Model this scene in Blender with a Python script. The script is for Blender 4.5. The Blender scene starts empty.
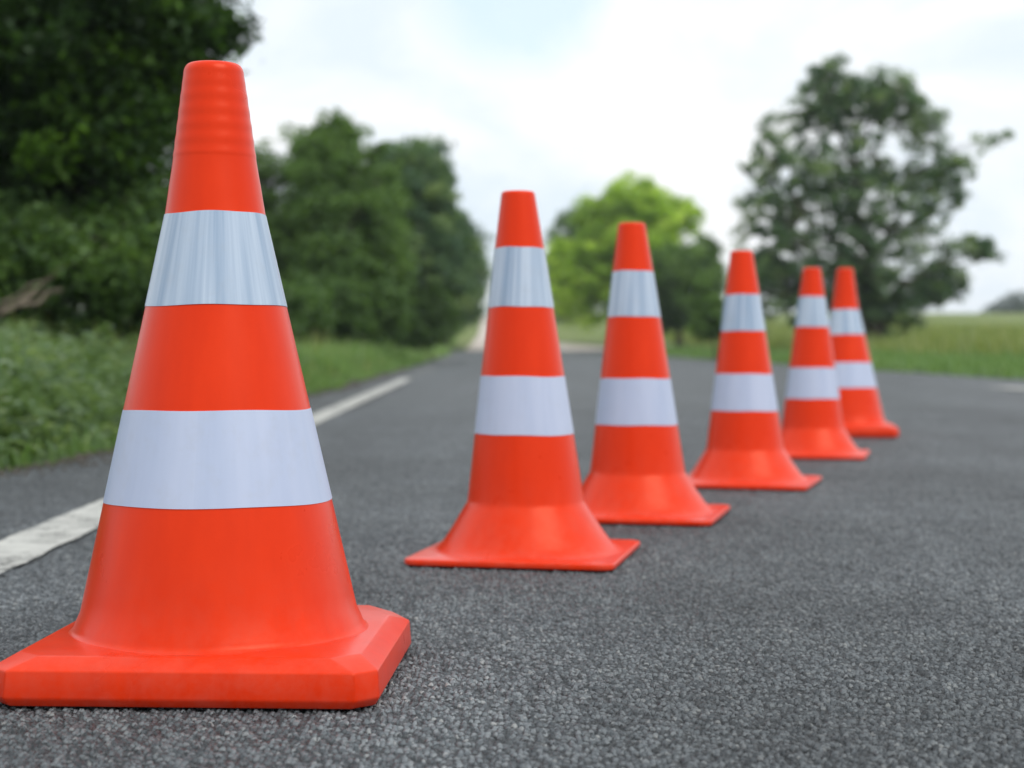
import bpy, bmesh, math, random
import numpy as np
from math import radians as R, pi

SC = bpy.context.scene
COL = SC.collection
rng = np.random.default_rng(7)

# ------------------------------------------------------------------ helpers
def tag(o, label=None, cat=None, group=None, kind=None):
    if label: o['label'] = label
    if cat: o['category'] = cat
    if group: o['group'] = group
    if kind: o['kind'] = kind
    return o

def empty(name, loc=(0, 0, 0), rz=0.0):
    o = bpy.data.objects.new(name, None)
    o.empty_display_size = 0.2
    COL.objects.link(o)
    o.location = loc
    o.rotation_euler = (0, 0, rz)
    return o

def link_mesh(name, me, mat=None, parent=None):
    o = bpy.data.objects.new(name, me)
    COL.objects.link(o)
    if mat: me.materials.append(mat)
    if parent: o.parent = parent
    return o

def np_mesh(name, verts, faces, tint=None, smooth=False):
    """verts (N,3), faces (M,k) all of one size; tint = per-vertex float pair (N,2)"""
    me = bpy.data.meshes.new(name)
    verts = np.ascontiguousarray(verts, dtype=np.float32)
    faces = np.ascontiguousarray(faces, dtype=np.int32)
    nf, k = faces.shape
    me.vertices.add(len(verts)); me.vertices.foreach_set('co', verts.ravel())
    me.loops.add(nf * k); me.loops.foreach_set('vertex_index', faces.ravel())
    me.polygons.add(nf)
    me.polygons.foreach_set('loop_start', np.arange(0, nf * k, k, dtype=np.int32))
    me.polygons.foreach_set('loop_total', np.full(nf, k, dtype=np.int32))
    if smooth: me.polygons.foreach_set('use_smooth', np.ones(nf, dtype=bool))
    if tint is not None:
        a = me.attributes.new('tint', 'FLOAT_COLOR', 'POINT')
        c = np.ones((len(verts), 4), dtype=np.float32)
        c[:, 0] = tint[:, 0]; c[:, 1] = tint[:, 1]
        a.data.foreach_set('color', c.ravel())
    me.update(calc_edges=True)
    me.validate()
    return me

class NT:
    """small node-tree helper"""
    def __init__(self, mat):
        mat.use_nodes = True
        self.t = mat.node_tree
        self.t.nodes.clear()
    def n(self, typ, **kw):
        nd = self.t.nodes.new(typ)
        for k, v in kw.items():
            if k.startswith('i_'):
                nd.inputs[k[2:].replace('_', ' ')].default_value = v
            else: setattr(nd, k, v)
        return nd
    def l(self, a, b): self.t.links.new(a, b)
    def math(self, op, a, b=None, c=None, clamp=False):
        nd = self.t.nodes.new('ShaderNodeMath'); nd.operation = op; nd.use_clamp = clamp
        for i, v in enumerate((a, b, c)):
            if v is None: continue
            if isinstance(v, (int, float)): nd.inputs[i].default_value = v
            else: self.l(v, nd.inputs[i])
        return nd.outputs[0]
    def ramp(self, fac, stops):
        nd = self.t.nodes.new('ShaderNodeValToRGB')
        el = nd.color_ramp.elements
        while len(el) < len(stops): el.new(0.5)
        for e, (p, c) in zip(el, stops):
            e.position = p; e.color = (*c, 1) if len(c) == 3 else c
        self.l(fac, nd.inputs[0])
        return nd.outputs[0]
    def mix(self, fac, a, b, mode='MIX'):
        nd = self.t.nodes.new('ShaderNodeMix'); nd.data_type = 'RGBA'; nd.blend_type = mode
        for s, v in ((nd.inputs[0], fac), (nd.inputs[6], a), (nd.inputs[7], b)):
            if isinstance(v, (int, float)): s.default_value = v
            elif isinstance(v, tuple): s.default_value = (*v, 1)
            else: self.l(v, s)
        return nd.outputs[2]
    def noise(self, vec, scale, detail=3, rough=0.55, dist=0.0, dim='3D'):
        nd = self.t.nodes.new('ShaderNodeTexNoise'); nd.noise_dimensions = dim
        nd.inputs['Scale'].default_value = scale; nd.inputs['Detail'].default_value = detail
        nd.inputs['Roughness'].default_value = rough; nd.inputs['Distortion'].default_value = dist
        if vec is not None: self.l(vec, nd.inputs['Vector'])
        return nd.outputs[0]
    def out(self, shader, disp=None):
        o = self.t.nodes.new('ShaderNodeOutputMaterial')
        self.l(shader, o.inputs['Surface'])
        if disp is not None: self.l(disp, o.inputs['Displacement'])

def new_mat(name):
    m = bpy.data.materials.new(name)
    return m, NT(m)

# ------------------------------------------------------------------ materials
def mat_asphalt():
    m, t = new_mat('asphalt')
    tc = t.n('ShaderNodeTexCoord').outputs['Object']
    sep = t.n('ShaderNodeSeparateXYZ'); t.l(tc, sep.inputs[0])
    flat = t.n('ShaderNodeCombineXYZ'); t.l(sep.outputs[0], flat.inputs[0]); t.l(sep.outputs[1], flat.inputs[1])
    v = flat.outputs[0]
    # warp so the stones are not a clean cell pattern
    wn = t.n('ShaderNodeTexNoise', noise_dimensions='2D'); wn.inputs['Scale'].default_value = 60; wn.inputs['Detail'].default_value = 2
    t.l(v, wn.inputs['Vector'])
    wv = t.n('ShaderNodeVectorMath', operation='MULTIPLY_ADD')
    t.l(wn.outputs['Color'], wv.inputs[0]); wv.inputs[1].default_value = (0.006, 0.006, 0); t.l(v, wv.inputs[2])
    vv = wv.outputs[0]
    vo = t.n('ShaderNodeTexVoronoi', voronoi_dimensions='2D', feature='F1'); vo.inputs['Scale'].default_value = 150
    t.l(vv, vo.inputs['Vector'])
    vs = t.n('ShaderNodeTexVoronoi', voronoi_dimensions='2D', feature='F1'); vs.inputs['Scale'].default_value = 340
    t.l(vv, vs.inputs['Vector'])
    cs = t.n('ShaderNodeSeparateColor'); t.l(vo.outputs['Color'], cs.inputs[0])
    cs2 = t.n('ShaderNodeSeparateColor'); t.l(vs.outputs['Color'], cs2.inputs[0])
    # stone tops
    grit = t.noise(v, 420, 2, 0.6, dim='2D')
    dome = t.math('SUBTRACT', 1.30, t.math('MULTIPLY', t.math('POWER', vo.outputs['Distance'], 1.4), 1.9), clamp=True)
    hgt = t.math('MULTIPLY', dome, t.math('MULTIPLY_ADD', cs.outputs[0], 0.80, 0.20))
    dome2 = t.math('SUBTRACT', 1.2, t.math('MULTIPLY', vs.outputs['Distance'], 1.7), clamp=True)
    h2 = t.math('MULTIPLY', dome2, t.math('MULTIPLY', cs2.outputs[0], 0.55))
    h = t.math('MULTIPLY', t.math('MAXIMUM', hgt, h2), t.math('MULTIPLY_ADD', grit, 0.5, 0.75))
    big = t.noise(v, 1.3, 4, 0.6, dim='2D')
    patch = t.noise(v, 5.5, 4, 0.65, dim='2D')
    # aggregate colour: bitumen to grey stone, a few pale and brownish chips
    stone = t.ramp(cs.outputs[1], [(0.0, (0.030, 0.034, 0.037)), (0.35, (0.072, 0.081, 0.087)), (0.78, (0.150, 0.162, 0.168)), (0.96, (0.185, 0.194, 0.196)), (1.0, (0.25, 0.25, 0.24))])
    small = t.ramp(cs2.outputs[1], [(0.0, (0.040, 0.045, 0.049)), (0.7, (0.090, 0.099, 0.106)), (1.0, (0.15, 0.157, 0.159))])
    top = t.mix(t.math('GREATER_THAN', hgt, h2), small, stone)
    wear = t.math('MULTIPLY_ADD', h, 2.1, -0.22, clamp=True)
    col = t.mix(wear, (0.016, 0.018, 0.019), top)
    col = t.mix(1.0, col, t.ramp(big, [(0.3, (0.76, 0.80, 0.83)), (0.7, (1.17, 1.22, 1.27))]), 'MULTIPLY')
    col = t.mix(1.0, col, t.ramp(patch, [(0.28, (0.78, 0.78, 0.79)), (0.5, (1.0, 1.0, 1.0)), (0.75, (1.18, 1.17, 1.15))]), 'MULTIPLY')
    # long faint bands where wheels polish the surface, and a few old dark stains
    mp2 = t.n('ShaderNodeMapping'); mp2.inputs['Scale'].default_value = (1.5, 0.05, 1); t.l(v, mp2.inputs[0])
    track = t.noise(mp2.outputs[0], 1.0, 3, 0.5, dim='2D')
    col = t.mix(1.0, col, t.ramp(track, [(0.36, (0.86, 0.86, 0.86)), (0.62, (1.10, 1.10, 1.10))]), 'MULTIPLY')
    st = t.noise(v, 2.3, 5, 0.6, 0.4, dim='2D')
    col = t.mix(t.math('MULTIPLY_ADD', st, 6.0, -3.9, clamp=True), col, t.mix(1.0, col, (0.70, 0.70, 0.71), 'MULTIPLY'))
    p = t.n('ShaderNodeBsdfPrincipled')
    t.l(col, p.inputs['Base Color'])
    t.l(t.math('MULTIPLY_ADD', cs.outputs[2], 0.25, 0.42), p.inputs['Roughness'])
    p.inputs['Specular IOR Level'].default_value = 0.6
    d = t.n('ShaderNodeDisplacement'); d.inputs['Midlevel'].default_value = 1.0; d.inputs['Scale'].default_value = 0.0064
    t.l(h, d.inputs['Height'])
    t.out(p.outputs[0], d.outputs[0])
    m.displacement_method = 'BOTH'
    return m

def mat_paint(name, wear_lo, wear_hi, base=(0.62, 0.62, 0.58)):
    m, t = new_mat(name)
    tc = t.n('ShaderNodeTexCoord').outputs['Object']
    n1 = t.noise(tc, 9, 6, 0.7)
    n2 = t.noise(tc, 150, 3, 0.7)
    n3 = t.noise(tc, 2.0, 3, 0.6)
    mixn = t.math('ADD', t.math('MULTIPLY', n1, 0.45), t.math('ADD', t.math('MULTIPLY', n2, 0.4), t.math('MULTIPLY', n3, 0.25)))
    alpha = t.n('ShaderNodeMapRange'); alpha.inputs['From Min'].default_value = wear_lo; alpha.inputs['From Max'].default_value = wear_hi
    t.l(mixn, alpha.inputs['Value'])
    col = t.ramp(n1, [(0.3, tuple(c * 0.62 for c in base)), (0.65, base)])
    col = t.mix(t.math('MULTIPLY', n2, 0.5), col, (0.3, 0.3, 0.29))
    p = t.n('ShaderNodeBsdfPrincipled'); t.l(col, p.inputs['Base Color']); p.inputs['Roughness'].default_value = 0.75
    b = t.n('ShaderNodeBump'); b.inputs['Strength'].default_value = 0.6; b.inputs['Distance'].default_value = 0.004
    t.l(n2, b.inputs['Height']); t.l(b.outputs[0], p.inputs['Normal'])
    t.l(alpha.outputs[0], p.inputs['Alpha'])
    t.out(p.outputs[0])
    return m

def mat_plastic(name, base, deep):
    m, t = new_mat(name)
    tc = t.n('ShaderNodeTexCoord').outputs['Object']
    mp = t.n('ShaderNodeMapping'); mp.inputs['Scale'].default_value = (30, 30, 2.2); t.l(tc, mp.inputs[0])
    streak = t.noise(mp.outputs[0], 1.0, 3, 0.6)
    blot = t.noise(tc, 9, 4, 0.6)
    fine = t.noise(tc, 420, 2, 0.6)
    f = t.math('ADD', t.math('MULTIPLY', streak, 0.6), t.math('MULTIPLY', blot, 0.4))
    col = t.ramp(f, [(0.3, deep), (0.65, base)])
    # a little road dust, thicker near the ground
    sep = t.n('ShaderNodeSeparateXYZ'); t.l(tc, sep.inputs[0])
    low = t.n('ShaderNodeMapRange'); low.inputs['From Min'].default_value = 0.16; low.inputs['From Max'].default_value = 0.0
    low.inputs['To Max'].default_value = 0.12; t.l(sep.outputs[2], low.inputs['Value'])
    sc = t.noise(tc, 35, 5, 0.75)
    dust = t.math('MULTIPLY', t.math('MULTIPLY_ADD', sc, 3.0, -1.1, clamp=True), low.outputs[0])
    col = t.mix(dust, col, (0.33, 0.27, 0.23))
    p = t.n('ShaderNodeBsdfPrincipled'); t.l(col, p.inputs['Base Color'])
    t.l(t.math('MULTIPLY_ADD', blot, 0.20, 0.20), p.inputs['Roughness'])
    p.inputs['Specular IOR Level'].default_value = 0.45
    p.inputs['Specular Tint'].default_value = (1.0, 0.42, 0.28, 1)
    p.inputs['Subsurface Weight'].default_value = 0.0
    b = t.n('ShaderNodeBump'); b.inputs['Strength'].default_value = 0.12; b.inputs['Distance'].default_value = 0.002
    t.l(t.math('ADD', t.math('MULTIPLY', fine, 0.35), t.math('MULTIPLY', streak, 0.8)), b.inputs['Height']); t.l(b.outputs[0], p.inputs['Normal'])
    t.out(p.outputs[0])
    return m

def mat_band(name, lo, hi, freq, rough):
    m, t = new_mat(name)
    tc = t.n('ShaderNodeTexCoord').outputs['Object']
    sep = t.n('ShaderNodeSeparateXYZ'); t.l(tc, sep.inputs[0])
    ang = t.math('ARCTAN2', sep.outputs[0], sep.outputs[1])
    cb = t.n('ShaderNodeCombineXYZ')
    t.l(t.math('MULTIPLY', ang, freq), cb.inputs[0]); t.l(t.math('MULTIPLY', sep.outputs[2], 1.2), cb.inputs[1])
    oi = t.n('ShaderNodeObjectInfo'); t.l(t.math('MULTIPLY', oi.outputs['Random'], 40), cb.inputs[2])
    st = t.noise(cb.outputs[0], 1.0, 4, 0.6)
    fine = t.noise(tc, 600, 2, 0.5)
    spots = t.noise(tc, 28, 5, 0.7)
    col = t.ramp(st, [(0.36, lo), (0.58, hi)])  # glossy streaks and the sky's blue tint are painted into the sheeting colour
    col = t.mix(t.math('MULTIPLY', t.math('MULTIPLY_ADD', spots, 3, -1.55, clamp=True), 0.25), col, (0.36, 0.36, 0.37))
    p = t.n('ShaderNodeBsdfPrincipled'); t.l(col, p.inputs['Base Color'])
    p.inputs['Roughness'].default_value = rough; p.inputs['Metallic'].default_value = 0.0
    b = t.n('ShaderNodeBump'); b.inputs['Strength'].default_value = 0.10; b.inputs['Distance'].default_value = 0.003
    t.l(t.math('ADD', st, t.math('MULTIPLY', fine, 0.15)), b.inputs['Height']); t.l(b.outputs[0], p.inputs['Normal'])
    t.out(p.outputs[0])
    return m

def mat_leaf(name, dark, mid, light, transl=0.3, rough=0.5):
    """tint.r = per leaf/clump random that runs through the leaf colours of the plant"""
    m, t = new_mat(name)
    a = t.n('ShaderNodeAttribute', attribute_name='tint')
    sc = t.n('ShaderNodeSeparateColor'); t.l(a.outputs['Color'], sc.inputs[0])
    col = t.ramp(sc.outputs[0], [(0.0, dark), (0.5, mid), (1.0, light)])
    p = t.n('ShaderNodeBsdfPrincipled'); t.l(col, p.inputs['Base Color']); p.inputs['Roughness'].default_value = rough
    p.inputs['Specular IOR Level'].default_value = 0.35
    tr = t.n('ShaderNodeBsdfTranslucent')
    tcx = t.mix(1.0, col, (1.25, 1.3, 0.55), 'MULTIPLY'); t.l(tcx, tr.inputs['Color'])
    mx = t.n('ShaderNodeMixShader'); mx.inputs[0].default_value = transl
    t.l(p.outputs[0], mx.inputs[1]); t.l(tr.outputs[0], mx.inputs[2])
    t.out(mx.outputs[0])
    return m

def mat_bark(name, a, b):
    m, t = new_mat(name)
    tc = t.n('ShaderNodeTexCoord').outputs['Object']
    mp = t.n('ShaderNodeMapping'); mp.inputs['Scale'].default_value = (9, 9, 1.6); t.l(tc, mp.inputs[0])
    n = t.noise(mp.outputs[0], 2.0, 6, 0.7, 0.6)
    p = t.n('ShaderNodeBsdfPrincipled'); t.l(t.ramp(n, [(0.3, a), (0.7, b)]), p.inputs['Base Color']); p.inputs['Roughness'].default_value = 0.9
    bp = t.n('ShaderNodeBump'); bp.inputs['Distance'].default_value = 0.03; t.l(n, bp.inputs['Height']); t.l(bp.outputs[0], p.inputs['Normal'])
    t.out(p.outputs[0])
    return m

def mat_ground():
    m, t = new_mat('verge_soil_and_turf')
    tc = t.n('ShaderNodeTexCoord').outputs['Object']
    sep = t.n('ShaderNodeSeparateXYZ'); t.l(tc, sep.inputs[0])
    n1 = t.noise(tc, 0.35, 5, 0.65); n2 = t.noise(tc, 7, 5, 0.7); n3 = t.noise(tc, 60, 3, 0.7)
    turf = t.ramp(n2, [(0.3, (0.045, 0.085, 0.02)), (0.6, (0.085, 0.15, 0.035)), (0.85, (0.11, 0.105, 0.05))])
    field = t.ramp(n1, [(0.3, (0.15, 0.235, 0.05)), (0.55, (0.23, 0.29, 0.08)), (0.75, (0.32, 0.33, 0.13))])
    far = t.n('ShaderNodeMapRange'); far.inputs['From Min'].default_value = 66; far.inputs['From Max'].default_value = 100
    t.l(t.math('ADD', sep.outputs[1], t.math('MULTIPLY', n1, 20)), far.inputs['Value'])
    col = t.mix(far.outputs[0], turf, field)
    col = t.mix(t.math('MULTIPLY', n3, 0.35), col, (0.05, 0.045, 0.03))
    p = t.n('ShaderNodeBsdfPrincipled'); t.l(col, p.inputs['Base Color']); p.inputs['Roughness'].default_value = 0.95
    b = t.n('ShaderNodeBump'); b.inputs['Distance'].default_value = 0.05; t.l(n3, b.inputs['Height']); t.l(b.outputs[0], p.inputs['Normal'])
    t.out(p.outputs[0])
    return m

def mat_track():
    m, t = new_mat('pale_gravel')
    tc = t.n('ShaderNodeTexCoord').outputs['Object']
    n1 = t.noise(tc, 0.4, 5, 0.65); n2 = t.noise(tc, 20, 4, 0.7)
    col = t.ramp(n1, [(0.3, (0.46, 0.40, 0.35)), (0.7, (0.62, 0.55, 0.50))])
    col = t.mix(t.math('MULTIPLY', n2, 0.3), col, (0.33, 0.29, 0.25))
    p = t.n('ShaderNodeBsdfPrincipled'); t.l(col, p.inputs['Base Color']); p.inputs['Roughness'].default_value = 0.95
    t.out(p.outputs[0])
    return m

M_ASPH = mat_asphalt()
M_LINE = mat_paint('worn_white_road_paint', 0.41, 0.545)
M_LINE_OLD = mat_paint('almost_gone_road_paint', 0.52, 0.72)
M_PL1 = mat_plastic('orange_plastic', (0.76, 0.036, 0.005), (0.68, 0.028, 0.004))
M_B_UP = mat_band('streak_sheen_sheeting', (0.27, 0.37, 0.51), (0.48, 0.57, 0.69), 3.0, 0.30)
M_B_LO = mat_band('sky_tinted_sheeting', (0.42, 0.49, 0.66), (0.49, 0.55, 0.71), 1.6, 0.5)
M_GROUND = mat_ground()
M_TRACK = mat_track()
M_BARK = mat_bark('dark_bark', (0.035, 0.028, 0.02), (0.11, 0.09, 0.07))
M_DEAD = mat_bark('bleached_wood', (0.09, 0.075, 0.05), (0.21, 0.175, 0.13))
L_DARK = mat_leaf('dark_leaves', (0.0228, 0.0506, 0.0185), (0.0455, 0.1012, 0.0238), (0.1265, 0.253, 0.0343), 0.42)
L_MID = mat_leaf('green_leaves', (0.059, 0.1122, 0.0451), (0.1141, 0.2075, 0.0676), (0.2067, 0.3318, 0.1014), 0.45)
L_OAK = mat_leaf('hazy_green_leaves', (0.075, 0.1429, 0.0964), (0.15, 0.2489, 0.1489), (0.307, 0.4102, 0.197), 0.45)  # leaf greens lightened and greyed, so a veil of haze is painted in
L_LIME = mat_leaf('yellow_green_leaves', (0.2142, 0.3508, 0.0614), (0.4289, 0.6059, 0.1074), (0.6431, 0.7973, 0.1839), 0.5)
L_WEED = mat_leaf('weed_leaves', (0.0885, 0.1453, 0.0774), (0.1682, 0.2561, 0.1427), (0.3008, 0.3738, 0.2677), 0.45)
L_GRASS = mat_leaf('grass_blades', (0.0946, 0.1706, 0.057), (0.1747, 0.3004, 0.0998), (0.3349, 0.4096, 0.2138), 0.45)
L_DRY = mat_leaf('meadow_blades', (0.1276, 0.193, 0.054), (0.24, 0.3003, 0.099), (0.42, 0.3861, 0.198), 0.45)
L_FAR = mat_leaf('far_leaves', (0.045, 0.08, 0.05), (0.065, 0.10, 0.065), (0.085, 0.125, 0.075), 0.2)

# ------------------------------------------------------------------ terrain
SKEW = -0.017            # the road heads a hair to the left of the view axis
def rise(y):
    y = np.asarray(y, dtype=float)
    u = np.clip((y - 62.0) / 95.0, 0, 1)
    return 3.1 * (u * u * (3 - 2 * u)) + np.clip(y - 157, 0, None) * 0.0006
def wx(off, y): return off + SKEW * y
EDGE_L, EDGE_R = -1.44, 6.45
def edge_l(y):
    y = np.asarray(y, float)
    return EDGE_L + 0.05 * np.sin(y * 1.3 + 0.3) + 0.03 * np.sin(y * 3.7 + 0.6) + 0.02 * np.sin(y * 9.1 + .3) - 0.17 * np.clip(6.2 - y, 0, 2.5) + 0.05 * np.clip((y - 9) / 6, 0, 1)

def grid_mesh(name, offs, ys, zf):
    offs = np.asarray(offs, float); ys = np.asarray(ys, float)
    O, Y = np.meshgrid(offs, ys)
    X = O + SKEW * Y
    Z = zf(O, Y)
    v = np.stack([X, Y, Z], -1).reshape(-1, 3)
    w = len(offs); h = len(ys)
    i = np.arange(h - 1)[:, None] * w + np.arange(w - 1)[None, :]
    f = np.stack([i, i + 1, i + w + 1, i + w], -1).reshape(-1, 4)
    return v, f

def lump(O, Y):
    return 0.035 * np.sin(O * 1.7 + Y * 0.6) * np.sin(Y * 1.1 - O * 0.4) + 0.02 * np.sin(O * 4.1 + 1) * np.sin(Y * 3.3)
def zground(O, Y):
    O = np.asarray(O, float); Y = np.asarray(Y, float)
    dl = np.clip((edge_l(Y) - 0.05 - O) / 0.5, 0, 1); dr = np.clip((O - EDGE_R - 0.05) / 0.6, 0, 1)
    v = np.maximum(dl, dr)
    bank = 0.30 * np.clip((EDGE_L - 1.0 - O) / 3.0, 0, 1) + 0.22 * np.clip((O - EDGE_R - 0.6) / 6.0, 0, 1)
    return rise(Y) - 0.035 + v * (0.05 + lump(O, Y)) + bank * (Y < 400)

offs = np.concatenate([[-1500, -600, -250, -120, -60, -35], np.arange(-22, -1.0, 0.4), np.arange(-0.8, 6.4, 1.8), np.arange(6.2, 30, 0.4), [34, 45, 70, 120, 250, 600, 1500]])
ys = np.concatenate([[-400, -120, -60, -30], np.arange(-15, 40, 0.45), np.arange(40, 170, 2.0), [180, 210, 260, 350, 500, 900, 1800, 3000]])
v, f = grid_mesh('ground', offs, ys, zground)
g = link_mesh('ground', np_mesh('ground', v, f, smooth=True), M_GROUND)
tag(g, kind='structure')

# road: broad sheet (4 mm and more under the fine one) + finely tessellated sheet near the camera, whose stones are displaced geometry
def wob(y, s): return 0.05 * np.sin(y * 1.3 + s) + 0.03 * np.sin(y * 3.7 + 2 * s) + 0.02 * np.sin(y * 9.1 + s)
ys = np.concatenate([np.arange(-60, 0, 4.0), np.arange(0, 40, 0.12), np.arange(40, 76.1, 1.5)])
t = np.linspace(0, 1, 14)
Y, T = np.meshgrid(ys, t, indexing='ij')
OL = edge_l(ys); OR = EDGE_R + wob(ys, 1.9)
O = OL[:, None] * (1 - T) + OR[:, None] * T
Z = rise(Y) - 0.0085
v1 = np.stack([O + SKEW * Y, Y, Z], -1).reshape(-1, 3)
w = len(t); h = len(ys)
i = np.arange(h - 1)[:, None] * w + np.arange(w - 1)[None, :]
f1 = np.stack([i, i + 1, i + w + 1, i + w], -1).reshape(-1, 4)
NR, NC = 1150, 1050
yy = 1.3 * np.exp(np.linspace(0, math.log(10.5 / 1.3), NR))
uu = np.linspace(-0.40, 0.40, NC)
Yf, U = np.meshgrid(yy, uu, indexing='ij')
Xf = np.maximum(U * Yf, OL.min() + 0.1 + SKEW * Yf)
lim = np.interp(Yf, ys, OL) + 0.015 + SKEW * Yf
Xf = np.where(U * Yf < lim, lim + (U + 0.40) * 1e-3, U * Yf)
v2 = np.stack([Xf, Yf, np.zeros_like(Xf)], -1).reshape(-1, 3)
i = np.arange(NR - 1)[:, None] * NC + np.arange(NC - 1)[None, :]
ok = ((U * Yf) > lim)[:-1, :-1]
f2 = np.stack([i, i + 1, i + NC + 1, i + NC], -1)[ok]
used = np.unique(f2); remap = np.full(len(v2), -1); remap[used] = np.arange(len(used))
v2 = v2[used]; f2 = remap[f2]
road = link_mesh('road', np_mesh('road', np.concatenate([v1, v2]), np.concatenate([f1, f2 + len(v1)]), smooth=True), M_ASPH)
tag(road, kind='structure')

ys = np.concatenate([np.arange(75, 175, 2.5), [185, 200]])
tt = np.linspace(0, 1, 6)
gl_ = np.interp(ys, [74, 100, 150], [-0.9, -0.30, -0.1]); gr_ = np.interp(ys, [74, 79, 93, 130], [EDGE_R, EDGE_R - 0.3, 2.4, 1.2])
Og = gl_[:, None] * (1 - tt) + gr_[:, None] * tt
v = np.stack([Og + SKEW * ys[:, None], np.repeat(ys[:, None], 6, 1), np.repeat((rise(ys) + 0.004 + 0.02 * (ys > 90))[:, None], 6, 1)], -1).reshape(-1, 3)
i = np.arange(len(ys) - 1)[:, None] * 6 + np.arange(5)[None, :]
f = np.stack([i, i + 1, i + 7, i + 6], -1).reshape(-1, 4)
tr = link_mesh('gravel_road', np_mesh('gravel_road', v, f, smooth=True), M_TRACK)
tag(tr, kind='structure')

# painted markings
def stripe(name, o0, o1, y0, y1, mat, ragged=0.010, z=0.0035):
    ys = np.arange(y0, y1, 0.025)
    r1 = rng.normal(0, 1, len(ys)); r2 = rng.normal(0, 1, len(ys))
    k = np.ones(3) / 3
    a = o0 + ragged * np.convolve(r1, k, 'same'); b = o1 + ragged * np.convolve(r2, k, 'same')
    V = np.concatenate([np.stack([a + SKEW * ys, ys, np.full_like(ys, z)], -1), np.stack([b + SKEW * ys, ys, np.full_like(ys, z)], -1)])
    n = len(ys); i = np.arange(n - 1)
    F = np.stack([i, i + n, i + n + 1, i + 1], -1)
    o = link_mesh(name, np_mesh(name, V, F), mat)
    tag(o, kind='structure')
    return o
stripe('edge_line', -0.990, -0.846, -6.0, 19.8, M_LINE, 0.0028)
stripe('worn_edge_line', -0.985, -0.85, 22.2, 30.0, M_LINE_OLD)
stripe('worn_edge_line', -0.985, -0.85, 34.0, 60.0, M_LINE_OLD)
stripe('lane_line', 4.78, 5.05, 14.6, 15.75, M_LINE)

# ------------------------------------------------------------------ traffic cones
def lathe(name, prof, seg, mat, parent, sharp=()):
    """prof: list of (r, z) from bottom to top; open ends unless r = 0"""
    prof = np.array(prof, float)
    n = len(prof); a = np.linspace(0, 2 * pi, seg, endpoint=False)
    V = np.stack([prof[:, 0][:, None] * np.cos(a), prof[:, 0][:, None] * np.sin(a), np.repeat(prof[:, 1][:, None], seg, 1)], -1).reshape(-1, 3)
    i = np.arange(n - 1)[:, None] * seg + np.arange(seg)[None, :]
    j = np.arange(n - 1)[:, None] * seg + (np.arange(seg)[None, :] + 1) % seg
    F = np.stack([i, j, j + seg, i + seg], -1).reshape(-1, 4)
    me = np_mesh(name, V, F, smooth=True)
    me.set_sharp_from_angle(angle=R(24))
    return link_mesh(name, me, mat, parent)

def smooth_prof(pts, n=6):
    out = []
    for (r0, z0), (r1, z1) in zip(pts[:-1], pts[1:]):
        for k in range(n): out.append((r0 + (r1 - r0) * k / n, z0 + (z1 - z0) * k / n))
    out.append(pts[-1])
    return out

def chamfer_square(hx, ch, nper=1):
    """corner points of a square with its corners cut, anticlockwise"""
    h = hx; c = ch; k = h * 0.965
    return [(h, -k + c), (h, k - 2.7 * c), (h - 1.2 * c, k), (-h + 1.2 * c, k), (-h, k - 2.7 * c), (-h, -k + c), (-h + c, -k), (h - c, -k)]

def round_square(h, r, n=7):
    pts = []
    for k, (cx, cy) in enumerate([(h - r, h - r), (-h + r, h - r), (-h + r, -h + r), (h - r, -h + r)]):
        for q in range(n):
            a = k * pi / 2 + (pi / 2) * q / (n - 1)
            pts.append((cx + r * math.cos(a), cy + r * math.sin(a)))
    return pts

def stack_rings(name, rings, mat, parent, bevel=0.0, smooth=False, cap_top=False, cap_bottom=True, segs=3, angle=25):
    bm = bmesh.new()
    vs = [[bm.verts.new(p) for p in ring] for ring in rings]
    n = len(rings[0])
    for a, b in zip(vs[:-1], vs[1:]):
        for k in range(n): bm.faces.new((a[k], a[(k + 1) % n], b[(k + 1) % n], b[k]))
    if cap_bottom: bm.faces.new(vs[0][::-1])
    if cap_top: bm.faces.new(vs[-1])
    bmesh.ops.recalc_face_normals(bm, faces=bm.faces)
    if bevel > 0:
        ed = [e for e in bm.edges if len(e.link_faces) == 2 and e.calc_face_angle(0) > R(angle)]
        bmesh.ops.bevel(bm, geom=ed, offset=bevel, segments=segs, affect='EDGES', profile=0.5)
    me = bpy.data.meshes.new(name); bm.to_mesh(me); bm.free()
    for p in me.polygons: p.use_smooth = True
    me.set_sharp_from_angle(angle=R(14))
    o = link_mesh(name, me, mat, parent)
    return o

def band(name, r0, z0, r1, z1, mat, parent):
    t = 0.0009
    o = lathe(name, [(r0 - 0.0005, z0 - 0.0003), (r0 + t, z0)] + [(r0 + t + (r1 - r0) * k / 6, z0 + (z1 - z0) * k / 6) for k in range(1, 7)] + [(r1 - 0.0005, z1 + 0.0003)], 128, mat, parent)
    # application is never quite true: the edge wanders by a millimetre
    for v in o.data.vertices:
        a = math.atan2(v.co.y, v.co.x)
        v.co.z += 0.0009 * math.sin(2 * a + z0 * 50) + 0.0005 * math.sin(5 * a + z0 * 90)
    return o

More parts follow.
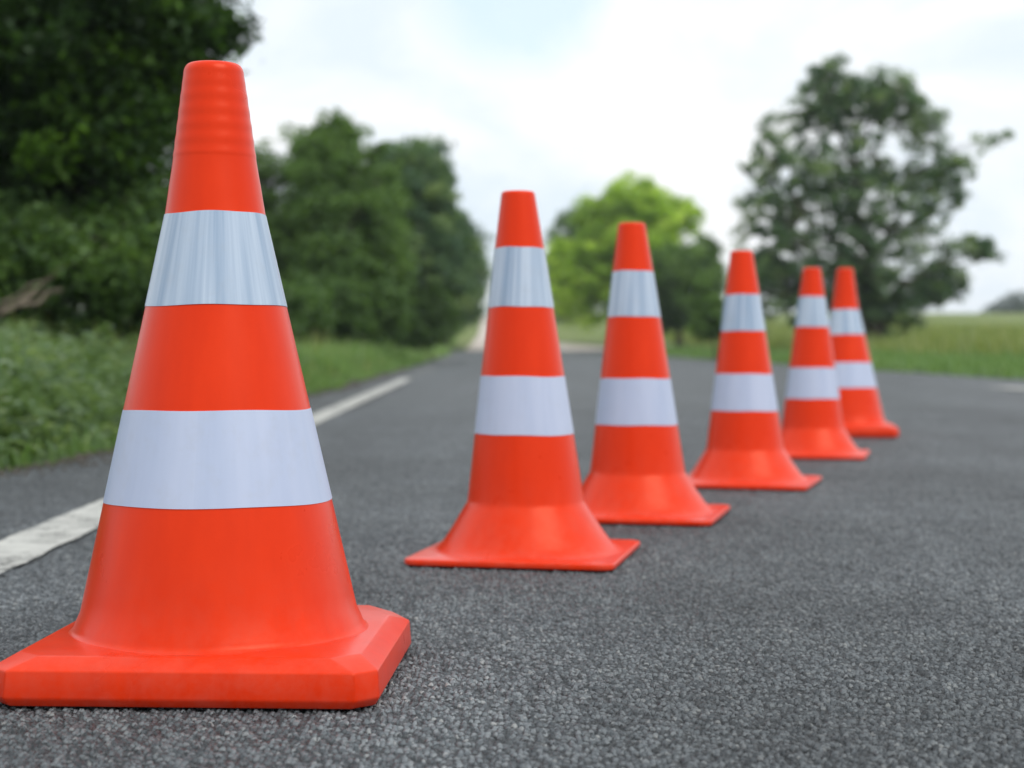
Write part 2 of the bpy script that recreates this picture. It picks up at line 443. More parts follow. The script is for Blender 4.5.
def make_thick_cone():
    root = empty('traffic_cone')
    rA = lambda z: 0.1765 - 0.2215 * (z - 0.04)          # the long taper
    # base: thick slab with cut corners and a sloping shoulder up to the foot of the cone
    def ring(h, c, z, pulled=0.0): return [(x, y, z) for x, y in chamfer_square(h, c)]
    rings = [ring(0.2150, 0.024, 0.0), ring(0.2210, 0.024, 0.010), ring(0.2190, 0.024, 0.0405), ring(0.1955, 0.030, 0.0535), ring(0.160, 0.030, 0.0560)]
    b = stack_rings('base', rings, M_PL1, root, bevel=0.0022, cap_top=True, segs=3, angle=12)
    prof = [(0.1832, 0.0540), (0.1812, 0.0553), (0.1788, 0.0566), (0.1771, 0.0584), (0.1758, 0.0606), (0.1748, 0.0632), (0.1737, 0.0665)]
    z = 0.08
    while z < 0.575:
        prof.append((rA(z), z)); z += 0.02
    # the bend below the tip, then the ribbed tip
    prof += [(0.0582, 0.5800), (0.0552, 0.600), (0.0527, 0.615)]
    r0, z0, r1, z1 = 0.0510, 0.626, 0.0368, 0.7335
    for k in range(0, 55):
        u = k / 54
        zz = z0 + (z1 - z0) * u
        rr = r0 + (r1 - r0) * u
        rr += 0.0004 * (0.5 - 0.5 * math.cos(u * 2 * pi * 6)) * (0.06 < u < 0.96) * min(1, (1 - u) * 6)
        prof.append((rr, zz))
    for k in range(1, 9):
        a = k / 8 * pi / 2
        prof.append((r1 - 0.009 * (1 - math.cos(a)), z1 + 0.0135 * math.sin(a)))
    prof += [(0.020, 0.7472), (0.0165, 0.7455), (0.0155, 0.735), (0.0155, 0.70)]
    lathe('cone_body', prof, 128, M_PL1, root)
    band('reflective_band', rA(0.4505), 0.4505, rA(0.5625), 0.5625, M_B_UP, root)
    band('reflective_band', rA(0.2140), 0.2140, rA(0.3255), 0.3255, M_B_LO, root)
    for ch in root.children:
        if ch.name.startswith('base'): continue
        for v in ch.data.vertices: v.co.x -= 0.008 * max(0.0, v.co.z - 0.055)
    return root

def make_flared_cone(zs=(0.475, 0.5875, 0.2335, 0.344), lean=0.0, h=0.195):
    root = empty('traffic_cone')
    # flange with rounded corners
    rings = [[(x, y, z) for x, y in round_square(hh, rr)] for hh, rr, z in
             [(h - 0.003, 0.022, 0.0), (h, 0.024, 0.003), (h, 0.024, 0.009), (h - 0.002, 0.023, 0.0115), (h - 0.006, 0.02, 0.0125), (0.14, 0.02, 0.0132)]]
    b = stack_rings('base', rings, M_PL1, root, cap_top=True)
    rB = lambda z: 0.047 + (0.112 - 0.047) * (0.588 - z) / (0.588 - 0.104)
    prof = [(0.188, 0.0118), (0.1815, 0.0135), (0.174, 0.0170), (0.1665, 0.0225), (0.1585, 0.0315), (0.147, 0.0480), (0.1355, 0.0660), (0.124, 0.0850), (0.1150, 0.0990), (0.1124, 0.1040), (0.1115, 0.1090)]
    z = 0.12
    while z < 0.585:
        prof.append((rB(z), z)); z += 0.02
    r0, z0, r1, z1 = rB(0.592), 0.592, 0.0326, 0.688
    for k in range(0, 31):
        u = k / 30
        prof.append((r0 + (r1 - r0) * u, z0 + (z1 - z0) * u))
    for k in range(1, 7):
        a = k / 6 * pi / 2
        prof.append((r1 - 0.006 * (1 - math.cos(a)), z1 + 0.008 * math.sin(a)))
    prof += [(0.0165, 0.6955), (0.0145, 0.693), (0.014, 0.66)]
    lathe('cone_body', prof, 112, M_PL1, root)
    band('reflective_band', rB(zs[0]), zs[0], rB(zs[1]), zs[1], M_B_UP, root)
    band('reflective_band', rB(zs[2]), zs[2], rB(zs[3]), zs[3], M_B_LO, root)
    for ch in root.children:            # old cones stand a little crooked on a flat base
        if ch.name.startswith('base'): continue
        for v in ch.data.vertices: v.co.x += lean * max(0.0, v.co.z - 0.012)
    return root

def dup(root, loc, rz):
    r = root.copy(); COL.objects.link(r); r.location = loc; r.rotation_euler = (0, 0, rz)
    for ch in list(root.children):
        c = ch.copy(); COL.objects.link(c); c.parent = r
    return r

GRP = 'orange traffic cones in a row on the road'
thick = make_thick_cone()
thick.location = (-0.3600, 2.030, 0); thick.rotation_euler[2] = R(-2.5)
tag(thick, 'large orange cone with thick cut-corner base, nearest of all and beside the white line', 'traffic cone', GRP)
for (x, y, rz, zsc, zs, lean, h, lab) in [
    (0.029, 3.155, -12, 1.0, (0.475, 0.5875, 0.2345, 0.344), -0.026, 0.195, 'flared orange cone standing alone just right of the biggest cone, second nearest'),
    (0.299, 3.895, -14, 0.992, (0.473, 0.581, 0.2185, 0.3275), -0.025, 0.197, 'flared orange cone in the middle, overlapping no other cone tip, third nearest'),
    (0.681, 4.800, -17, 0.972, (0.456, 0.565, 0.2195, 0.329), -0.021, 0.200, 'flared orange cone fourth nearest, directly left of the two overlapping cones'),
    (1.098, 6.020, -15, 0.983, (0.477, 0.589, 0.2126, 0.3265), -0.008, 0.197, 'flared orange cone partly covering the thick-based last cone behind it')]:
    c = make_flared_cone(zs, lean, h)
    c.location = (x, y, 0); c.scale = (1, 1, zsc)
    c.rotation_euler[2] = R(rz)
    tag(c, lab, 'traffic cone', GRP)
c = dup(thick, (1.497, 7.40, 0), R(-9))
c['label'] = 'farthest orange cone, thick based, half hidden behind the flared cone on its left'

# ------------------------------------------------------------------ vegetation
def unit(v): return v / np.maximum(np.linalg.norm(v, axis=1, keepdims=True), 1e-9)

def leaf_arrays(pos, size, tint, nrm=None, aspect=0.55, fold=0.18, tipdir=None):
    """each leaf a folded diamond of four corners"""
    n = len(pos)
    if nrm is None:
        nrm = rng.normal(0, 1, (n, 3)); nrm[:, 2] = np.abs(nrm[:, 2]) + 0.5
    nrm = unit(nrm)
    d = rng.normal(0, 1, (n, 3)) if tipdir is None else tipdir
    d = unit(d - nrm * np.sum(d * nrm, 1, keepdims=True))
    s = np.cross(nrm, d)
    L = size[:, None]
    base = pos - d * L * 0.5
    tip = pos + d * L * 0.5 - nrm * L * 0.1
    le = pos - d * L * 0.05 + s * L * aspect * 0.5 + nrm * L * fold
    ri = pos - d * L * 0.05 - s * L * aspect * 0.5 + nrm * L * fold
    V = np.stack([base, ri, tip, le], 1).reshape(-1, 3)
    F = np.arange(4 * n).reshape(n, 4)
    T = np.repeat(np.stack([tint, rng.random(n)], -1), 4, axis=0)
    return V, F, T

def tubes(paths, seg=7):
    """paths: list of (pts (k,3), radii (k,)) -> one mesh's arrays"""
    Vs, Fs, off = [], [], 0
    a = np.linspace(0, 2 * pi, seg, endpoint=False)
    for pts, rad in paths:
        pts = np.asarray(pts, float); k = len(pts)
        d = np.gradient(pts, axis=0); d = unit(d)
        ref = np.where(np.abs(d[:, 2:3]) > 0.9, np.array([[1.0, 0, 0]]), np.array([[0, 0, 1.0]]))
        u = unit(np.cross(d, ref)); w = np.cross(d, u)
        ring = pts[:, None, :] + np.asarray(rad)[:, None, None] * (np.cos(a)[None, :, None] * u[:, None, :] + np.sin(a)[None, :, None] * w[:, None, :])
        Vs.append(ring.reshape(-1, 3))
        i = np.arange(k - 1)[:, None] * seg + np.arange(seg)[None, :]
        j = np.arange(k - 1)[:, None] * seg + (np.arange(seg)[None, :] + 1) % seg
        Fs.append(np.stack([i, j, j + seg, i + seg], -1).reshape(-1, 4) + off)
        off += k * seg
    return np.concatenate(Vs), np.concatenate(Fs)

def bent(p0, p1, n=7, sag=0.12):
    p0 = np.asarray(p0, float); p1 = np.asarray(p1, float)
    L = np.linalg.norm(p1 - p0)
    u = np.linspace(0, 1, n)[:, None]
    off = rng.normal(0, 1, 3) * sag * L * 0.5; off[2] = abs(off[2]) * 0.8
    w = rng.normal(0, 1, (n, 3)) * 0.025 * L; w[0] = 0; w[-1] = 0
    return p0 * (1 - u) + p1 * u + off * np.sin(u * pi) + w

def tree(name, label, foot, lobes, nclump, leaves, lsize, clump_r, leafmat, trunk_r=0.2, trunk_h=None, group=None,
         cat='tree', shell=0.42, nlimb=16, bare=0.0, clump_bias=0.5, mult=1):
    """foot: world (x,y,z). lobes: ellipsoids (x,y,z,rx,ry,rz,weight) in world space. Leaves gather in clumps on limb ends."""
    fx, fy, fz = foot
    root = empty(name, foot)
    L = np.array(lobes, float)
    wts = L[:, 6] / L[:, 6].sum()
    which = rng.choice(len(L), nclump, p=wts)
    d = unit(rng.normal(0, 1, (nclump, 3)))
    r = rng.random(nclump) ** shell
    C = L[which, 0:3] + d * r[:, None] * L[which, 3:6]
    C = C[C[:, 2] > fz + 0.15]
    nclump = len(C)
    # twigs: every clump is a short spray of leaves along a few twiglets
    ct = np.clip(rng.normal(clump_bias, 0.28, nclump), 0, 1)
    cr = clump_r * rng.uniform(0.55, 1.35, nclump)
    pick = rng.integers(0, nclump, leaves)
    g = rng.normal(0, 1, (leaves, 3)); g = unit(g) * (rng.random(leaves) ** 0.45)[:, None]
    # squashed, tilted sprays
    tilt = rng.normal(0, 0.35, (nclump, 2))
    P = g * cr[pick][:, None]
    P[:, 2] = P[:, 2] * 0.62 + P[:, 0] * tilt[pick, 0] + P[:, 1] * tilt[pick, 1]
    P = P + C[pick]
    stray = rng.random(leaves) < 0.03
    P[stray] += rng.normal(0, clump_r * 0.5, (stray.sum(), 3))
    P = P[P[:, 2] > fz + 0.02]; pick = pick[:len(P)] if len(pick) != len(P) else pick
    n = len(P)
    tint = np.clip(ct[pick] + rng.normal(0, 0.16, n), 0, 1)
    size = lsize * rng.uniform(0.6, 1.35, n)
    V, F, T = leaf_arrays(P - np.array(foot), size, tint)
    link_mesh('crown', np_mesh('crown', V, F, T), leafmat, root)
    # trunk, limbs and twigs
    top = (L[:, 2] + L[:, 5]).max() - fz
    th = trunk_h or top * 0.72
    cx = (L[:, 0] * wts).sum() - fx; cy = (L[:, 1] * wts).sum() - fy
    kk = 10
    u = np.linspace(0, 1, kk)
    tp = np.stack([cx * u ** 1.5, cy * u ** 1.5, th * u - 0.12], -1) + np.concatenate([[[0, 0, 0]], rng.normal(0, 0.03 * th ** 0.6, (kk - 1, 3)) * [1, 1, 0]])
    tr_ = trunk_r * (1.0 - 0.82 * u); tr_[0] *= 1.5; tr_[1] *= 1.1
    paths = [(tp, tr_)]
    limb_pts = []
    sel = rng.permutation(nclump)
    for ci in sel[:nlimb]:
        tgt = C[ci] - np.array(foot)
        ht = np.clip((tgt[2] - 0.45 * math.hypot(tgt[0] - cx, tgt[1] - cy)) / th, 0.14, 0.95)
        q = ht * (kk - 1); a = int(q); fr = q - a; b = min(a + 1, kk - 1)
        st = tp[a] * (1 - fr) + tp[b] * fr
        rs = (tr_[a] * (1 - fr) + tr_[b] * fr) * 0.55
        pts = bent(st, tgt, 8)
        paths.append((pts, np.linspace(rs, max(0.012, trunk_r * 0.04), 8)))
        limb_pts.append(pts[2:])
    LP = np.concatenate(limb_pts)
    for ci in sel[nlimb:nlimb + 330]:
        tgt = C[ci] - np.array(foot)
        j = np.argmin(((LP - tgt) ** 2).sum(1))
        rr = max(0.010, trunk_r * 0.09)
        paths.append((bent(LP[j], tgt, 5), np.linspace(rr, rr * 0.3, 5)))
    V, F = tubes(paths)
    link_mesh('trunk', np_mesh('trunk', V, F, smooth=True), M_BARK, root)
    tag(root, label, cat, group)
    return root

F_ = 1650.0; HOR = 345.0; CAMZ = 0.403
def px(x, y, d): return ((x - 512) / F_ * d, d, CAMZ + (HOR - y) / F_ * d)
def lobe(x, y, d, rx, ry, depth, w=None):
    c = px(x, y, d)
    a, b = rx / F_ * d, ry / F_ * d
    return (*c, a, depth, b, w if w else a * b * depth)
def foot(x, d):
    X = (x - 512) / F_ * d
    return (X, d, float(zground(X - SKEW * d, d)))

# --- left side: near dark tree, standing over the verge
D = 13.0
tree('dense_tree', 'dark dense tree over the verge in the top left corner, behind the biggest cone', foot(20, D + 0.6),
     [lobe(30, 40, D, 175, 200, 1.6), lobe(40, -180, D, 190, 200, 1.9), lobe(-200, -60, D, 260, 320, 2.0), lobe(95, 195, D, 110, 90, 1.0), lobe(165, 20, D, 62, 62, 0.7), lobe(70, 110, D, 110, 110, 1.1), lobe(205, 25, D, 34, 40, 0.5, 0.12),
      lobe(140, 130, D, 62, 90, 0.8), lobe(-40, 220, D + .5, 160, 110, 1.1)],
     1300, 210000, 0.085, 0.34, L_DARK, 0.17, 4.4, cat='tree', shell=0.5, nlimb=22, clump_bias=0.40)
tree('understorey_bush', 'low shaggy bush under the dark tree at the left edge', foot(40, 12.0),
     [lobe(20, 270, 12.0, 130, 60, 0.7), lobe(150, 262, 12.6, 75, 70, 0.6), lobe(210, 285, 13.4, 50, 45, 0.6)],
     380, 46000, 0.065, 0.24, L_MID, 0.05, 0.9, cat='bush', nlimb=12, clump_bias=0.35)
# --- left hedge row further on
tree('bushy_tree', 'round mid-green bushy tree directly right of the biggest cone tip', foot(335, 36),
     [lobe(345, 205, 36, 62, 72, 2.0), lobe(335, 150, 36, 26, 30, 1.0, 1.2), lobe(292, 160, 36.5, 40, 44, 1.2, 0.55), lobe(300, 270, 36, 75, 70, 1.8), lobe(362, 262, 35, 52, 72, 1.6), lobe(225, 235, 37, 60, 95, 1.7)],
     800, 90000, 0.12, 0.38, L_MID, 0.16, 4.2, nlimb=20, clump_bias=0.55)
tree('roadside_tree', 'darker tree overlapping the round bushy tree, nearer the road', foot(408, 47),
     [lobe(405, 200, 47, 46, 58, 1.8), lobe(400, 265, 46, 60, 66, 1.8), lobe(440, 262, 48, 32, 62, 1.4), lobe(425, 175, 49, 26, 34, 1.0)],
     680, 80000, 0.14, 0.40, L_OAK, 0.16, 4.3, nlimb=18, clump_bias=0.35)
tree('roadside_tree', 'last tree on the left where the road vanishes, sloping down to the road', foot(448, 78),
     [lobe(452, 262, 78, 32, 48, 2.2), lobe(440, 300, 76, 34, 36, 2.0), lobe(468, 290, 82, 14, 32, 1.6)],
     420, 50000, 0.2, 0.6, L_OAK, 0.16, 4.5, nlimb=14, clump_bias=0.5)
for (x, d, rx, ry, lab) in [(270, 30, 60, 34, 'low thicket at the foot of the trees, directly right of the biggest cone'),
                            (350, 33, 52, 36, 'dark thicket at the foot of the round bushy tree'),
                            (415, 45, 44, 32, 'thicket at the foot of the darker roadside tree, near the vanishing point')]:
    tree('thicket', lab, foot(x, d), [lobe(x, 318, d, rx, ry, 1.0), lobe(x - rx * .6, 308, d + .6, rx * .7, ry, 0.9)], 190, 22000, 0.1, 0.3, L_MID, 0.05, 1.2,
         cat='thicket', nlimb=10, clump_bias=0.35, group='thickets at the foot of the left tree row')
# --- trees on the right
tree('lime_green_tree', 'bright yellow-green tree right of the road behind the second and third cones', foot(628, 84),
     [lobe(612, 262, 84, 50, 46, 2.8), lobe(634, 204, 84, 28, 28, 1.6, 4), lobe(604, 222, 84, 30, 26, 1.8), lobe(590, 290, 83, 45, 36, 2.2), lobe(660, 222, 84, 28, 34, 1.8),
      lobe(690, 215, 84.5, 14, 20, 1.0, 1.5), lobe(566, 262, 84, 20, 30, 1.4), lobe(640, 250, 83, 40, 40, 2.2)],
     620, 80000, 0.19, 0.55, L_LIME, 0.2, 5.5, nlimb=18, shell=0.5, clump_bias=0.45)
tree('dark_bush_tree', 'low dark green tree in front of the yellow-green tree on its right side', foot(680, 74),
     [lobe(678, 288, 74, 40, 40, 2.0), lobe(702, 272, 75, 20, 36, 1.4), lobe(650, 305, 74, 40, 28, 1.6)],
     380, 46000, 0.18, 0.54, L_MID, 0.16, 3.8, nlimb=14, clump_bias=0.45)
tree('background_tree', 'dark tree showing only at the upper left of the yellow-green tree', foot(566, 120),
     [lobe(572, 245, 120, 24, 34, 2.6), lobe(560, 280, 120, 20, 46, 2.4)], 140, 12000, 0.28, 0.7, L_OAK, 0.18, 6, nlimb=10)
tree('shrub', 'small green shrub between the fourth cone and the dark low tree', foot(716, 46),
     [lobe(714, 318, 46, 24, 24, 0.7), lobe(703, 300, 46.5, 14, 20, 0.5)], 70, 6500, 0.1, 0.22, L_MID, 0.05, 1.2, cat='shrub', nlimb=8, clump_bias=0.6)
D = 54.0
tree('broad_tree', 'tall spreading tree with sky showing through its crown, on the right', foot(872, D),
     [lobe(800, 170, D, 58, 68, 2.2), lobe(826, 95, D, 30, 42, 1.2, 5), lobe(770, 225, D, 38, 60, 1.8), lobe(880, 98, D, 42, 30, 1.4, 5), lobe(918, 120, D, 26, 26, 1.0, 2.4),
      lobe(880, 200, D, 60, 40, 1.8, 5), lobe(850, 265, D, 74, 50, 2.2), lobe(800, 285, D, 62, 42, 1.9), lobe(930, 215, D + 1, 26, 30, 1.0, 1.5), lobe(955, 185, D, 26, 22, 0.9, 1.3),
      lobe(965, 250, D, 42, 14, 0.9, 1.7), lobe(935, 285, D, 34, 24, 1.1, 3.2), lobe(930, 165, D, 30, 40, 1.0, 2.6), lobe(955, 162, D, 22, 12, 0.6, 0.7), lobe(978, 145, D, 18, 9, 0.5, 0.5), lobe(1000, 138, D, 10, 6, 0.4, 0.15), lobe(880, 305, D, 40, 38, 1.4, 4), lobe(900, 305, D, 30, 24, 1.0, 2), lobe(840, 150, D, 50, 70, 1.6, 5), lobe(778, 275, D, 44, 60, 1.8), lobe(850, 235, D, 90, 70, 2.0, 7)],
     1250, 90000, 0.125, 0.29, L_OAK, 0.34, 6.2, nlimb=34, shell=0.42, clump_bias=0.42)

# fallen branch in the left undergrowth
fb = []
P0 = px(-45, 332, 10.6); P1 = px(62, 290, 11.4)
P0 = (P0[0], P0[1], max(P0[2], 0.30))
main = bent(P0, P1, 9, 0.015)
fb.append((main, np.linspace(0.032, 0.014, 9)))
fb.append((bent(main[5], np.array(P1) + np.array([0.15, 0.3, 0.28]), 6, 0.1), np.linspace(0.025, 0.01, 6)))
fb.append((bent(main[3], main[3] + np.array([0.35, -0.1, 0.22]), 5, 0.1), np.linspace(0.02, 0.008, 5)))
V, F = tubes(fb, 9)
fo = link_mesh('fallen_branch', np_mesh('fallen_branch', V, F, smooth=True), M_DEAD)
tag(fo, 'pale dead branch lying in the undergrowth at the left edge', 'branch')

# grasses -----------------------------------------------------------
def blades(P, hgt, wid, lean, tint):
    n = len(P)
    a = rng.uniform(0, 2 * pi, n)
    dirv = np.stack([np.cos(a), np.sin(a), np.zeros(n)], -1)
    side = np.stack([-np.sin(a), np.cos(a), np.zeros(n)], -1)
    up = np.array([[0, 0, 1.0]])
    H = hgt[:, None]; W = wid[:, None]; Ln = lean[:, None]
    b0 = P; b1 = P + up * H * 0.55 + dirv * H * Ln * 0.25; b2 = P + up * H * (1 - 0.25 * Ln) + dirv * H * Ln * 0.85
    V = np.stack([b0 - side * W, b0 + side * W, b1 + side * W * 0.8, b1 - side * W * 0.8, b2 + side * W * 0.12, b2 - side * W * 0.12], 1).reshape(-1, 3)
    k = np.arange(n)[:, None] * 6
    F = np.concatenate([k + np.array([[0, 1, 2, 3]]), k + np.array([[3, 2, 4, 5]])], 0)
    T = np.repeat(np.stack([tint, rng.random(n)], -1), 6, axis=0)
    return V, F, T

def scatter(n, o0, o1, y0, y1, near_bias=1.0, left=True):
    y = y0 + (y1 - y0) * rng.random(n) ** near_bias
    o = o0 + (o1 - o0) * rng.random(n)
    return o, y
def ground_pts(o, y): return np.stack([o + SKEW * y, y, zground(o, y) - 0.01], -1)
def fuzz(o, y): return 0.5 + 0.25 * np.sin(o * 2.3 + y * 0.9) + 0.25 * np.sin(y * 1.9 - o * 1.3 + 1.0)

# left verge turf
o, y = scatter(130000, -6.5, EDGE_L + 0.1, 4.2, 40, 1.7)
k = o < edge_l(y) - 0.02 * rng.random(len(o)); o, y = o[k], y[k]
h = (0.14 + 0.24 * fuzz(o, y)) * rng.uniform(0.5, 1.4, len(o)) * np.clip((edge_l(y) - o) / 0.5, 0.35, 1.15)
V, F, T = blades(ground_pts(o, y), h, 0.0025 + 0.0006 * y ** 0.8, rng.uniform(0.1, 1.0, len(o)), np.clip(rng.normal(0.42, 0.2, len(o)) + 0.15 * (fuzz(o, y) - .5), 0, 1))
gl = link_mesh('verge_grass', np_mesh('verge_grass', V, F, T), L_GRASS)
tag(gl, 'green grass on the verge between the road and the trees on the left', 'grass', kind='stuff')
o, y = scatter(24000, -7, EDGE_L - 0.05, 38, 100, 1.2)
V, F, T = blades(ground_pts(o, y), 0.28 * rng.uniform(0.5, 1.3, len(o)), 0.02 + 0.0 * y, rng.uniform(0.1, 1.0, len(o)), np.clip(rng.normal(0.62, 0.2, len(o)), 0, 1))
gl = link_mesh('verge_grass', np_mesh('verge_grass', V, F, T), L_GRASS)
tag(gl, 'yellow-green grass along the far left road edge where the road vanishes', 'grass', kind='stuff')

# taller bleached stalks standing in it
o, y = scatter(1500, -5.0, EDGE_L - 0.1, 4.6, 30, 1.6)
o = np.minimum(o, edge_l(y) - 0.12)
h = rng.uniform(0.30, 0.72, len(o)) * np.clip((edge_l(y) - o) / 0.7, 0.35, 1.0)
V, F, T = blades(ground_pts(o, y), h, 0.0022 + 0.0002 * y, rng.uniform(0.05, 0.5, len(o)), np.clip(rng.normal(0.75, 0.2, len(o)), 0, 1))
st_ = link_mesh('dry_stalks', np_mesh('dry_stalks', V, F, T), L_DRY)
tag(st_, 'tall pale grass stalks standing in the left verge', 'grass', kind='stuff')

# leafy weeds of the near left verge: stems with small leaves
def weeds(n, o0, o1, y0, y1, hmin, hmax, nl, ls, bias=1.4):
    o, y = scatter(n, o0, o1, y0, y1, bias)
    o = np.minimum(o, edge_l(y) - 0.06 - 0.16 * rng.random(n))
    H = rng.uniform(hmin, hmax, n) * np.clip((edge_l(y) + 0.02 - o) / 0.45, 0.28, 1.0) * (0.6 + 0.6 * fuzz(o, y))
    G = ground_pts(o, y)
    lean = rng.normal(0, 0.22, (n, 2))
    idx = np.repeat(np.arange(n), nl)
    u = rng.random(n * nl) ** 0.7
    a = rng.uniform(0, 2 * pi, n * nl)
    rad = 0.085 * rng.uniform(0.3, 1.0, n * nl) * (1.15 - 0.75 * u)
    P = G[idx] + np.stack([lean[idx, 0] * H[idx] * u + rad * np.cos(a), lean[idx, 1] * H[idx] * u + rad * np.sin(a), H[idx] * u], -1)
    tip = np.stack([np.cos(a), np.sin(a), rng.normal(-0.15, 0.35, n * nl)], -1)
    nr = np.stack([rng.normal(0, 0.35, n * nl), rng.normal(0, 0.35, n * nl), np.ones(n * nl)], -1)
    pt = np.clip(rng.normal(0.45, 0.16, n), 0, 1)
    tint = np.clip(pt[idx] + rng.normal(0, 0.12, n * nl) + 0.22 * (u - 0.5), 0, 1)
    return leaf_arrays(P, ls * rng.uniform(0.6, 1.5, n * nl), tint, nr, 0.34, 0.06, tip)
V, F, T = weeds(4200, -4.6, EDGE_L - 0.05, 4.6, 14, 0.24, 0.50, 22, 0.060)
wd = link_mesh('leafy_weeds', np_mesh('leafy_weeds', V, F, T), L_WEED)
tag(wd, 'knee-high leafy weeds on the near left verge behind the white line', 'weeds', kind='stuff')
V, F, T = weeds(1500, -7.5, -3.0, 8, 26, 0.3, 0.75, 22, 0.075, 1.1)
wd = link_mesh('undergrowth', np_mesh('undergrowth', V, F, T), L_MID)
tag(wd, 'darker undergrowth at the foot of the trees on the left', 'undergrowth', kind='stuff')

# grit and crumbs of soil lying along the broken edge of the asphalt
n = 2600
y = 4.4 + 24 * rng.random(n) ** 1.8
o = edge_l(y) + 0.02 + np.abs(rng.normal(0, 0.09, n)) - 0.05
sz = rng.uniform(0.0025, 0.009, n) * (1 + y * 0.02)
C = np.stack([o + SKEW * y, y, sz * 0.4], -1)
oct_ = np.array([[1, 0, 0], [0, 1, 0], [-1, 0, 0], [0, -1, 0], [0, 0, .8], [0, 0, -.8]], float)
tri = np.array([[0, 1, 4], [1, 2, 4], [2, 3, 4], [3, 0, 4], [1, 0, 5], [2, 1, 5], [3, 2, 5], [0, 3, 5]])
a = rng.uniform(0, 2 * pi, n)
ro = np.stack([np.stack([np.cos(a), -np.sin(a)], -1), np.stack([np.sin(a), np.cos(a)], -1)], 1)
pp = oct_[None] * rng.uniform(0.6, 1.4, (n, 6, 1))
pp[..., :2] = np.einsum('nij,nkj->nki', ro, pp[..., :2])
V = (C[:, None] + pp * sz[:, None, None]).reshape(-1, 3)
F = (np.arange(n)[:, None, None] * 6 + tri[None]).reshape(-1, 3)
M_GRIT = mat_bark('soil_grit', (0.06, 0.05, 0.04), (0.20, 0.18, 0.15))
gt = link_mesh('roadside_grit', np_mesh('roadside_grit', V, F), M_GRIT)
tag(gt, 'grit and soil crumbs along the left edge of the asphalt', 'grit', kind='stuff')

# right verge: short lush strip along the road, taller pale meadow behind
o, y = scatter(60000, EDGE_R + 0.02, 16, 15, 75, 1.3)
h = (0.12 + 0.10 * fuzz(o, y)) * rng.uniform(0.6, 1.3, len(o))
V, F, T = blades(ground_pts(o, y), h, 0.006 + 0.0004 * y, rng.uniform(0.1, 1.0, len(o)), np.clip(rng.normal(0.40, 0.18, len(o)), 0, 1))
gr = link_mesh('verge_grass', np_mesh('verge_grass', V, F, T), L_GRASS)
tag(gr, 'short green grass strip along the right road edge behind the farthest cones', 'grass', kind='stuff')
o, y = scatter(42000, 9.5, 42, 26, 100, 1.2)
k = (o - EDGE_R) > 1.5 + 1.2 * fuzz(o * .4, y * .4)
o, y = o[k], y[k]
h = (0.35 + 0.35 * fuzz(o * .5, y * .5)) * rng.uniform(0.5, 1.3, len(o))
V, F, T = blades(ground_pts(o, y), h, 0.010 + 0.00035 * y, rng.uniform(0.1, 0.9, len(o)), np.clip(rng.normal(0.45, 0.2, len(o)), 0, 1))
gm = link_mesh('meadow', np_mesh('meadow', V, F, T), L_DRY)
tag(gm, 'tall pale meadow grass under and right of the tall spreading tree', 'meadow', kind='stuff')

# far wood on the skyline to the right (reads as one mass)
Vs, Fs, Ts, off = [], [], [], 0
for k in range(46):
    d = rng.uniform(300, 380); xx = 101 + 320 * (k / 46) ** 1.5 + rng.uniform(-3, 3) ; zz = float(rise(d))
    hh = rng.uniform(3.0, 6.0) * (0.6 + 0.8 * (xx > 90))
    n = 700
    g_ = unit(rng.normal(0, 1, (n, 3))) * (rng.random(n) ** 0.35)[:, None]
    P = np.array([xx, d, zz + hh * 0.5]) + g_ * np.array([5.5, 4, hh * 0.55])
    V, F, T = leaf_arrays(P, rng.uniform(0.7, 1.3, n), np.clip(rng.normal(0.5, 0.2, n), 0, 1))
    Vs.append(V); Fs.append(F + off); Ts.append(T); off += len(V)
fw = link_mesh('far_wood', np_mesh('far_wood', np.concatenate(Vs), np.concatenate(Fs), np.concatenate(Ts)), L_FAR)
tag(fw, 'distant wood on the skyline at the right edge', 'wood', kind='stuff')

# ------------------------------------------------------------------ air
hm = bpy.data.materials.new('thin_haze'); hm.use_nodes = True
hm.node_tree.nodes.clear()
pv = hm.node_tree.nodes.new('ShaderNodeVolumePrincipled'); pv.inputs['Density'].default_value = 0.0005; pv.inputs['Color'].default_value = (0.86, 0.93, 1.0, 1); pv.inputs['Anisotropy'].default_value = 0.2
ho = hm.node_tree.nodes.new('ShaderNodeOutputMaterial'); hm.node_tree.links.new(pv.outputs[0], ho.inputs['Volume'])
zb, zt = -2.0, 14.0
V = np.array([(x, y, z) for z in (zb, zt) for x, y in ((-1700, -450), (1700, -450), (1700, 3100), (-1700, 3100))], float)
F = np.array([(3, 2, 1, 0), (4, 5, 6, 7), (0, 1, 5, 4), (1, 2, 6, 5), (2, 3, 7, 6), (3, 0, 4, 7)])
hz = link_mesh('haze', np_mesh('haze', V, F), hm)
tag(hz, 'thin pale haze in the air over road and fields', 'haze', kind='stuff')

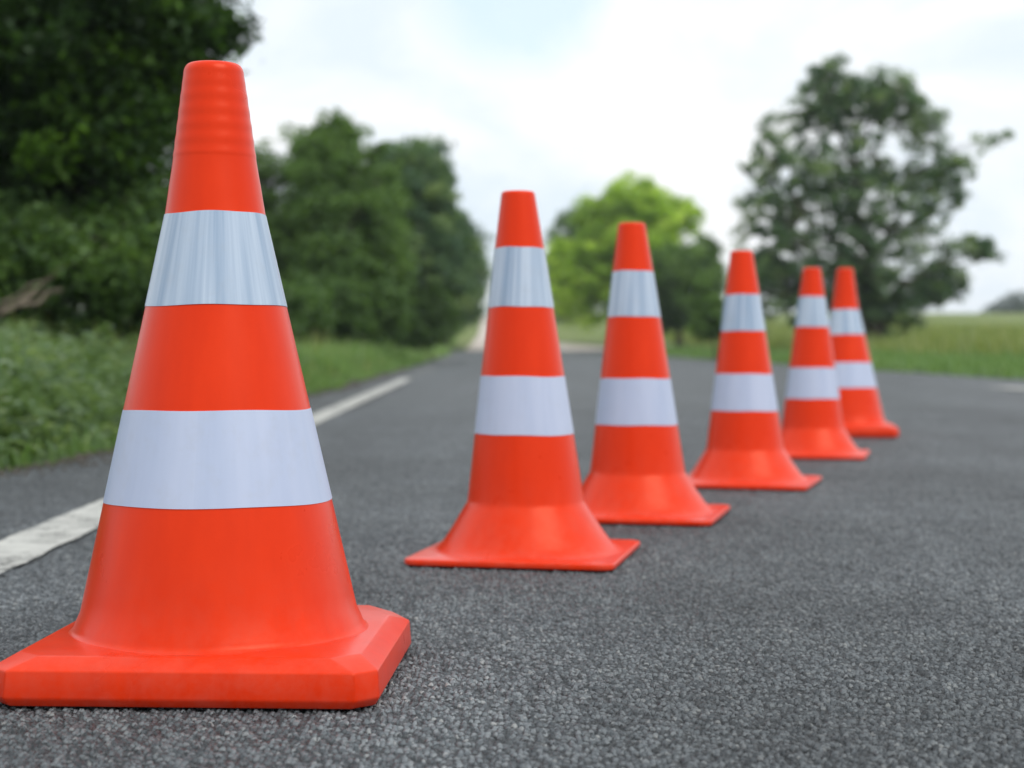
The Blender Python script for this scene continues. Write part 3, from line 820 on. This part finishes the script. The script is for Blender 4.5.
# ------------------------------------------------------------------ light and sky
SUN_EL, SUN_AZ = R(49), R(138)     # azimuth clockwise from +Y: behind the camera, to the right
W = bpy.data.worlds.new('World'); SC.world = W; W.use_nodes = True
nt = W.node_tree; nt.nodes.clear()
class WT(NT):
    def __init__(self, tree): self.t = tree
w = WT(nt)
sky = w.n('ShaderNodeTexSky', sky_type='NISHITA', sun_disc=False, sun_elevation=SUN_EL, sun_rotation=SUN_AZ)
tc = w.n('ShaderNodeTexCoord').outputs['Generated']
mp = w.n('ShaderNodeMapping'); mp.inputs['Scale'].default_value = (1, 1, 1.9); mp.inputs['Location'].default_value = (0.35, 0.1, 0.0); w.l(tc, mp.inputs[0])
c1 = w.noise(mp.outputs[0], 3.2, 7, 0.55, 0.3)
c2 = w.noise(mp.outputs[0], 5.2, 6, 0.55, 0.35)
cover = w.ramp(c1, [(0.26, (0, 0, 0)), (0.42, (1, 1, 1))])
cloud = w.ramp(c2, [(0.36, (7.6, 8.5, 9.3)), (0.47, (8.9, 9.4, 9.8)), (0.53, (9.6, 9.8, 10.0)), (0.70, (10.6, 10.7, 10.8))])
# one ragged blue gap low in the sky ahead
dp = w.n('ShaderNodeVectorMath', operation='DOT_PRODUCT'); w.l(tc, dp.inputs[0]); dp.inputs[1].default_value = (-0.006, 0.9740, 0.2265)
gapf = w.n('ShaderNodeMapRange'); gapf.inputs['From Min'].default_value = 0.9972; gapf.inputs['From Max'].default_value = 0.9994
w.l(w.math('ADD', dp.outputs['Value'], w.math('MULTIPLY', w.math('SUBTRACT', c2, 0.5), 0.011)), gapf.inputs['Value'])
cover = w.math('SUBTRACT', cover, w.math('MULTIPLY', gapf.outputs[0], 0.70), clamp=True)
skyb = w.mix(1.0, sky.outputs[0], (1.5, 1.5, 1.5), 'MULTIPLY')
skyb = w.mix(0.65, skyb, (7.0, 9.0, 10.6))
colr = w.mix(cover, skyb, cloud)
bg = w.n('ShaderNodeBackground'); bg.inputs['Strength'].default_value = 0.1
w.l(colr, bg.inputs['Color'])
wo = w.n('ShaderNodeOutputWorld'); w.l(bg.outputs[0], wo.inputs['Surface'])

sd = bpy.data.lights.new('sun', 'SUN'); sd.energy = 1.5; sd.angle = R(36); sd.color = (1.0, 0.96, 0.9)
so = bpy.data.objects.new('sun', sd); COL.objects.link(so)
so.rotation_euler = (pi / 2 - SUN_EL, 0, pi - SUN_AZ)
so.location = (0, -20, 30)

# ------------------------------------------------------------------ camera
cd = bpy.data.cameras.new('camera'); cam = bpy.data.objects.new('camera', cd); COL.objects.link(cam)
cd.sensor_width = 36; cd.lens = F_ / 1024 * 36
cd.clip_start = 0.05; cd.clip_end = 6000
cam.location = (0, 0, CAMZ)
cam.rotation_euler = (pi / 2 - math.atan((384 - HOR) / F_), 0, 0)
cd.dof.use_dof = True; cd.dof.focus_distance = 1.97; cd.dof.aperture_fstop = 4.4; cd.dof.aperture_blades = 0
SC.camera = cam

SC.render.engine = 'CYCLES'
SC.cycles.use_denoising = True
SC.cycles.max_bounces = 8
SC.view_settings.view_transform = 'Standard'
SC.view_settings.look = 'None'
SC.view_settings.exposure = 0.18
SC.view_settings.gamma = 1.0
